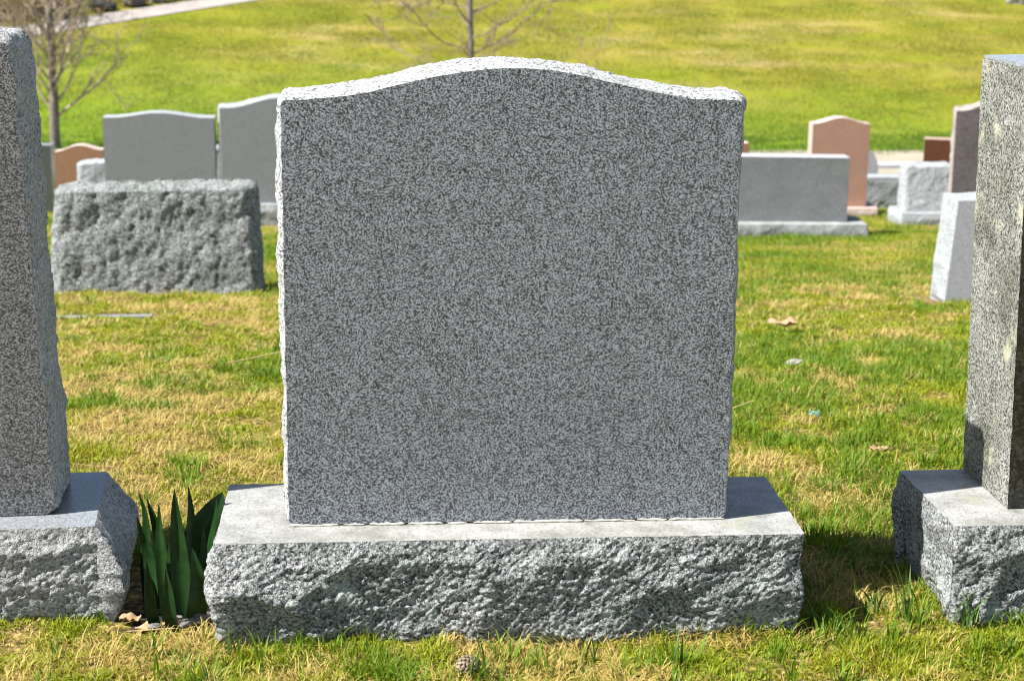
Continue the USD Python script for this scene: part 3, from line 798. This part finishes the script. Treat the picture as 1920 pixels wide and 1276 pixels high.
for x, y, sx, rr_, lab in ((-.76, .085, .05, 11, 'brown dead leaf in the dark soil left of the tulip stems'), (-.71, .078, .035, 12, 'small brown dead leaf in the soil before the tulip stems'),
                          (-.8, .12, .045, 13, 'brown dead leaf in the soil against the left base')):
    crumple('dead_leaf', lab, 'leaf', x, y, sx, sx * .6, 'dead_leaf', rr_, .012, .014)

# pine cone
t = thing('pine_cone', 'small brown pine cone in the grass before the central base', 'pine cone', (-.1, -.17, gpoint(-.1, -.17) + .016), .4)
b = trimesh.creation.icosphere(2); b.vertices *= [.022, .017, .016]
obj('core', b, 'cone_scale', t, smooth=True)
parts = []
for k in range(70):
    z = -1 + 2 * (k + .5) / 70
    a = k * 2.4
    rr = math.sqrt(1 - z * z)
    nrm = np.array([z, rr * math.cos(a), rr * math.sin(a)])
    c = nrm * [.025, .02, .019]
    s = trimesh.creation.icosphere(1); s.vertices *= [.0022, .0045, .0045]
    s.apply_transform(trimesh.geometry.align_vectors([1, 0, 0], nrm + [.5, 0, 0])); s.apply_translation(c)
    parts.append((s.vertices, s.faces))
tag(obj('cone_scales', join(parts), 'cone_scale', t, smooth=True), kind='stuff')


# ------------------------------------------------------------------ grass
def blade_field(r, base, hgt, width, flop, segs, seedtwist=.5, ang=None):
    """Blades as one mesh: base (n, 3), height, width and flop (bend in radians) per blade."""
    n = len(base)
    ang = r.uniform(0, 2 * np.pi, n) if ang is None else ang
    lean = np.stack([np.cos(ang), np.sin(ang), np.zeros(n)], 1)
    tw = r.normal(0, seedtwist, n)
    side = np.stack([-np.sin(ang), np.cos(ang), np.zeros(n)], 1) * np.cos(tw)[:, None] + lean * np.sin(tw)[:, None]
    k = np.linspace(0, 1, segs + 1)
    th = flop[:, None] * k[None] ** 1.1
    step = np.cos(th)[..., None] * np.array([0, 0, 1.0]) + np.sin(th)[..., None] * lean[:, None]
    step[:, 0] = 0
    pos = np.cumsum(step, 1) * (hgt / segs)[:, None, None]
    pos[..., 2] = np.maximum(pos[..., 2], .002 + .012 * r.random(n)[:, None] * k[None])
    pos = base[:, None] + pos - [0, 0, .003]
    wd = width[:, None] * (1 - k[None] ** 1.7)
    L, R = pos - side[:, None] * wd[..., None] / 2, pos + side[:, None] * wd[..., None] / 2
    V = np.empty((n, 2 * segs + 1, 3))
    V[:, 0:2 * segs:2], V[:, 1:2 * segs:2], V[:, -1] = L[:, :-1], R[:, :-1], pos[:, -1]
    F = []
    for i in range(segs - 1):
        F += [[2 * i, 2 * i + 1, 2 * i + 3], [2 * i, 2 * i + 3, 2 * i + 2]]
    F.append([2 * segs - 2, 2 * segs - 1, 2 * segs])
    F = (np.arange(n)[:, None, None] * (2 * segs + 1) + np.array(F)[None]).reshape(-1, 3)
    return V.reshape(-1, 3), F


def blade_clump(r, n, radius, hmin, hmax, width, flop, segs=3):
    rr, a = radius * np.sqrt(r.random(n)), r.uniform(0, 2 * np.pi, n)
    base = np.stack([rr * np.cos(a), rr * np.sin(a), np.zeros(n)], 1)
    return blade_field(r, base, r.uniform(hmin, hmax, n), width * r.uniform(.6, 1.2, n), flop * r.uniform(.4, 1.3, n), segs)


def scatter(name, label, cat, protos, mat, pts, seed):
    r = np.random.default_rng(seed)
    pi = UsdGeom.PointInstancer.Define(stage, '/World/' + name)
    for k, pm in enumerate(protos):
        nm = f'/World/{name}/clump' + (f'_{k:03d}' if k else '')
        usdkit.mesh(stage, nm, pm, M[mat])
        pi.CreatePrototypesRel().AddTarget(nm)
    n = len(pts)
    pi.CreateProtoIndicesAttr(Vt.IntArray.FromNumpy(r.integers(0, len(protos), n).astype(np.int32)))
    pi.CreatePositionsAttr(Vt.Vec3fArray.FromNumpy(pts.astype(np.float32)))
    a = r.uniform(0, 2 * np.pi, n)
    slope = np.arctan((gz(pts[:, 1] + .2) - gz(pts[:, 1] - .2)) / .4)
    quats = []
    for v, t in zip(a, slope):
        ct, st_, cv, sv = math.cos(t / 2), math.sin(t / 2), math.cos(v / 2), math.sin(v / 2)
        quats.append(Gf.Quath(ct * cv, st_ * cv, -st_ * sv, ct * sv))
    pi.CreateOrientationsAttr(Vt.QuathArray(quats))
    sc = r.uniform(.75, 1.25, n).astype(np.float32)
    pi.CreateScalesAttr(Vt.Vec3fArray.FromNumpy(np.repeat(sc[:, None], 3, 1)))
    tag(pi, label, cat, kind='stuff')


def in_foot(x, y, grow=0.0):
    hit = np.zeros(len(x), bool)
    for cx, cy, hx, hy, rot in foot:
        c, s = math.cos(-rot), math.sin(-rot)
        u, v = (x - cx) * c - (y - cy) * s, (x - cx) * s + (y - cy) * c
        hit |= (np.abs(u) < hx + grow) & (np.abs(v) < hy + grow)
    return hit


def field(r, n, y0, y1, power, margin=.35, spread=.3):
    """About n random points on the lawn from y0 to y1 over the width the picture could show; density falls with distance ** power."""
    D0, D1 = y0 + 3.47, y1 + 3.47
    D = D0 + (D1 - D0) * r.random(n * 3)
    wd = spread * D + margin
    keep = r.random(n * 3) < (wd * D ** -power) / max(((spread * D0 + margin) * D0 ** -power), ((spread * D1 + margin) * D1 ** -power))
    D, wd = D[keep][:n], wd[keep][:n]
    y = D - 3.47
    x = -.29 + .081 * D + r.uniform(-1, 1, len(D)) * wd
    ok = ~in_foot(x, y) & ~((x > -.84) & (x < -.58) & (y > .07) & (y < .46))
    return x[ok], y[ok]


def with_z(x, y):
    return np.stack([x, y, gz(y) + relief(x, y)], 1)


def nz(x, y, s, seed):
    return meshkit.fbm(np.stack([x, y, np.full_like(x, .37)], -1) * s, 4, seed)


r = np.random.default_rng(99)


def greenness(x, y):
    gr = nz(x, y, 1.9, 3) * .52 + nz(x, y, 7.5, 7) * .48
    gr = gr + .07 * np.clip((x - .3) / .6, 0, 1) * np.clip((y - 1.2) / 1.0, 0, 1) * np.clip((5 - y) / 1.5, 0, 1)
    return gr - .04 * np.clip((-.3 - x), 0, 1)


def lawn(where, idx, n_moss, n_dry, n_green, y0, y1, power):
    suf = f'_{idx:03d}' if idx else ''
    x, y = field(r, n_green * 3, y0, y1, power)
    k = greenness(x, y) > .552 + r.normal(0, .03, len(x))
    k |= r.random(len(x)) < .07
    x, y = x[k][:n_green], y[k][:n_green]
    tall = np.clip((greenness(x, y) - .5) / .12, 0, 1)
    sz = np.clip((y + 3.47) / 4.5, .9, 2)
    v = blade_field(r, with_z(x, y), (.014 + .03 * tall) * r.uniform(.6, 1.35, len(x)), .003 * sz * r.uniform(.5, 1.3, len(x)), r.uniform(.2, 1.5, len(x)), 3)
    tag(usdkit.mesh(stage, '/World/green_grass' + suf, v, M['green_blades']), 'fresh green grass growing ' + where, 'grass', kind='stuff')
    x, y = field(r, n_dry * 3, y0, y1, power)
    k = nz(x, y, 3.1, 21) * .6 + nz(x, y, 11, 23) * .4 > .5 + r.normal(0, .05, len(x))
    k &= ~((greenness(x, y) > .56) & (r.random(len(x)) < .75))
    x, y = x[k][:n_dry], y[k][:n_dry]
    sz = np.clip((y + 3.47) / 4.5, .9, 2)
    v = blade_field(r, with_z(x, y), r.uniform(.015, .055, len(x)), .003 * sz * r.uniform(.5, 1.3, len(x)), r.uniform(1.0, 3.0, len(x)), 3)
    tag(usdkit.mesh(stage, '/World/dry_grass' + suf, v, M['dry_blades']), 'dry tan grass matted ' + where, 'dry grass', kind='stuff')
    x, y = field(r, n_moss * 2, y0, y1, power)
    k = nz(x, y, 3.1, 21) * .6 + nz(x, y, 11, 23) * .4 < .54 + r.normal(0, .05, len(x))
    x, y = x[k][:n_moss], y[k][:n_moss]
    sz = np.clip((y + 3.47) / 4.5, .9, 2)
    cush = nz(x, y, 13, 51)
    v = blade_field(r, with_z(x, y), (.003 + .032 * np.clip((cush - .38) * 3.2, 0, 1)) * r.uniform(.6, 1.3, len(x)), .0042 * sz * r.uniform(.5, 1.3, len(x)), r.uniform(.3, 1.8, len(x)), 2)
    tag(usdkit.mesh(stage, '/World/moss' + suf, v, M['moss_blades']), 'short yellow-green moss ' + where, 'moss', kind='stuff')


lawn('around and behind the front headstones', 0, 320000, 92000, 82000, -.7, 6.2, 1.6)
# tufts of longer green blades, and wisps of dead straw combed one way
def bunches(n, per, y0, y1, mask, spreadr):
    x, y = field(r, n * 6, y0, y1, 1.7)
    k = mask(x, y)
    c = np.stack([x[k][:n], y[k][:n]], 1)
    cnt = r.integers(per // 2, per * 3 // 2, len(c))
    i = np.repeat(np.arange(len(c)), cnt)
    off = r.normal(0, spreadr, (len(i), 2)) * np.repeat(r.uniform(.6, 1.5, len(c)), cnt)[:, None]
    p = c[i] + off
    ok = ~in_foot(p[:, 0], p[:, 1], .004) & ~((p[:, 0] > -.84) & (p[:, 0] < -.58) & (p[:, 1] > .07) & (p[:, 1] < .46))
    return p[ok], off[ok], i[ok]


p, off, i = bunches(1200, 20, -.7, 6.2, lambda x, y: greenness(x, y) > .5 + r.normal(0, .04, len(x)), .022)
size = np.random.default_rng(4).uniform(.025, .07, 3000)[i]
v = blade_field(r, with_z(p[:, 0], p[:, 1]), size * r.uniform(.6, 1.2, len(p)), r.uniform(.0028, .006, len(p)), r.uniform(.3, 1.6, len(p)), 3, .3, np.arctan2(off[:, 1], off[:, 0]) + r.normal(0, .5, len(p)))
tag(usdkit.mesh(stage, '/World/tufted_grass', v, M['green_blades']), 'taller green grass tufts scattered through the lawn', 'grass', kind='stuff')
p, off, i = bunches(1500, 13, -.7, 6.2, lambda x, y: nz(x, y, 3.1, 21) * .6 + nz(x, y, 11, 23) * .4 > .47 + r.normal(0, .05, len(x)), .022)
way = np.random.default_rng(5).uniform(0, 2 * np.pi, 3000)[i]
v = blade_field(r, with_z(p[:, 0], p[:, 1]) + [0, 0, .004], r.uniform(.02, .07, len(p)), r.uniform(.0018, .0034, len(p)), r.uniform(1.3, 2.0, len(p)), 3, .4, way + r.normal(0, .6, len(p)))
tag(usdkit.mesh(stage, '/World/straw', v, M['dry_blades']), 'wisps of dead straw lying on the lawn', 'dry grass', kind='stuff')

# longer blades the mower missed, along the feet of the stones
e = []
for cx, cy, hx, hy, rot in foot[:3]:
    for _ in range(700):
        u = r.uniform(-hx, hx); v = -hy - abs(r.normal(.012, .02))
        if r.random() < .25:
            u, v = (hx + abs(r.normal(.01, .02))) * r.choice([-1, 1]), r.uniform(-hy, hy)
        e.append((cx + u * math.cos(rot) - v * math.sin(rot), cy + u * math.sin(rot) + v * math.cos(rot)))
e = np.array(e)
k = nz(e[:, 0], e[:, 1], 8, 61) + .12 * (e[:, 0] > .55) > .47
k &= ~((e[:, 0] > -.84) & (e[:, 0] < -.58) & (e[:, 1] > .07))
e = e[k]
v = blade_field(r, with_z(e[:, 0], e[:, 1]), r.uniform(.015, .07, len(e)), r.uniform(.0022, .0045, len(e)), r.uniform(.2, 1.8, len(e)), 4)
tag(usdkit.mesh(stage, '/World/edge_grass', v, M['green_blades']), 'long unmown grass along the feet of the front bases', 'grass', kind='stuff')

# further back: patches of many blades, repeated
mossP = [blade_clump(r, 260, .26, .008, .026, .006, 1.0, segs=2) for _ in range(4)]
dryP = [blade_clump(r, 130, .24, .02, .05, .005, 2.2, segs=2) for _ in range(4)]
greenP = [blade_clump(r, 130, .16, .02, .05, .0055, .8, segs=2) for _ in range(4)]
x, y = field(r, 3600, 6.1, 17.4, .8, .5)
k = greenness(x, y) > .5 + r.normal(0, .03, len(x))
scatter('green_grass_001', 'fresh green grass tufts around the middle rows of headstones', 'grass', greenP, 'green_blades', with_z(x[k], y[k]), 1)
x, y = field(r, 2000, 6.1, 17.4, .8, .5)
k = nz(x, y, .9, 21) > .5 + r.normal(0, .06, len(x))
scatter('dry_grass_001', 'dry tan grass around the middle rows of headstones', 'dry grass', dryP, 'dry_blades', with_z(x[k], y[k]), 2)
x, y = field(r, 2600, 6.1, 17.4, .8, .5)
scatter('moss_001', 'short yellow-green turf around the middle rows of headstones', 'moss', mossP, 'moss_blades', with_z(x, y), 3)

# the slope beyond the path
x, y = field(r, 4200, 21.2, 40.5, .5, 1.0, .3)
fy = y + .3 * x + 7 * (nz(x, y, .35, 31) - .5)
lowf = fy < 29.5 + r.normal(0, 1.2, len(x))
rd = np.array([road_top(v) for v in x])
ok = (y < rd - 1.5) | (y > rd + .15)
meadowP = [blade_clump(r, 120, .45, .015, .042, .013, 1.3, segs=2) for _ in range(5)]
scatter('slope_grass', 'yellow-olive spring grass on the upper slope', 'grass', meadowP, 'meadow_blades', with_z(x[ok & ~lowf], y[ok & ~lowf]), 41)
scatter('slope_grass_001', 'bright green grass along the foot of the slope', 'grass', meadowP, 'foot_blades', with_z(x[ok & lowf], y[ok & lowf]), 42)


# broad-bladed tufts one can pick out near the front
proto = {}
for k, (x, y, n, hh, lab) in enumerate([
        (-.085, -.2, 9, .12, 'broad green grass tuft beside the pine cone'),
        (.15, -.1, 6, .09, 'broad green grass tuft against the front of the central base'),
        (-.575, -.05, 6, .12, 'upright green grass tuft at the left corner of the central base'),
        (.66, .06, 9, .1, 'broad green grass tuft at the right corner of the central base'),
        (.32, -.16, 9, .1, 'sprawling green grass tuft below the right half of the central base'),
        (.86, .05, 16, .15, 'tallest green grass tuft against the left end of the right base'),
        (.96, -.02, 14, .12, 'broad green grass tuft before the front left corner of the right base'),
        (.78, .1, 18, .08, 'lit sprawling grass tuft in the gap before the shadow'),
        (.72, -.02, 14, .08, 'low bright grass tuft in front of the gap between the bases'),
        (.66, .33, 7, .1, 'dark grass tuft behind the right end of the central base'),
        (.82, .34, 8, .09, 'dark curved grass tuft in the shadow beside the right base'),
        (-.93, -.04, 8, .07, 'green grass tuft in front of the left base'),
        (1.02, -.14, 12, .07, 'flat green grass tuft in front of the right base'),
        (-.62, -.19, 7, .07, 'green grass tuft below the left corner of the central base')]):
    rr = np.random.default_rng(300 + k)
    tag(obj('grass_tuft', (lambda vf: (vf[0] + [x, y, gpoint(x, y)], vf[1]))(blade_clump(rr, n, (.02 if n < 12 else .035), hh * .5, hh, .0065, .9, segs=5)), 'broad_blades'), lab, 'grass tuft')
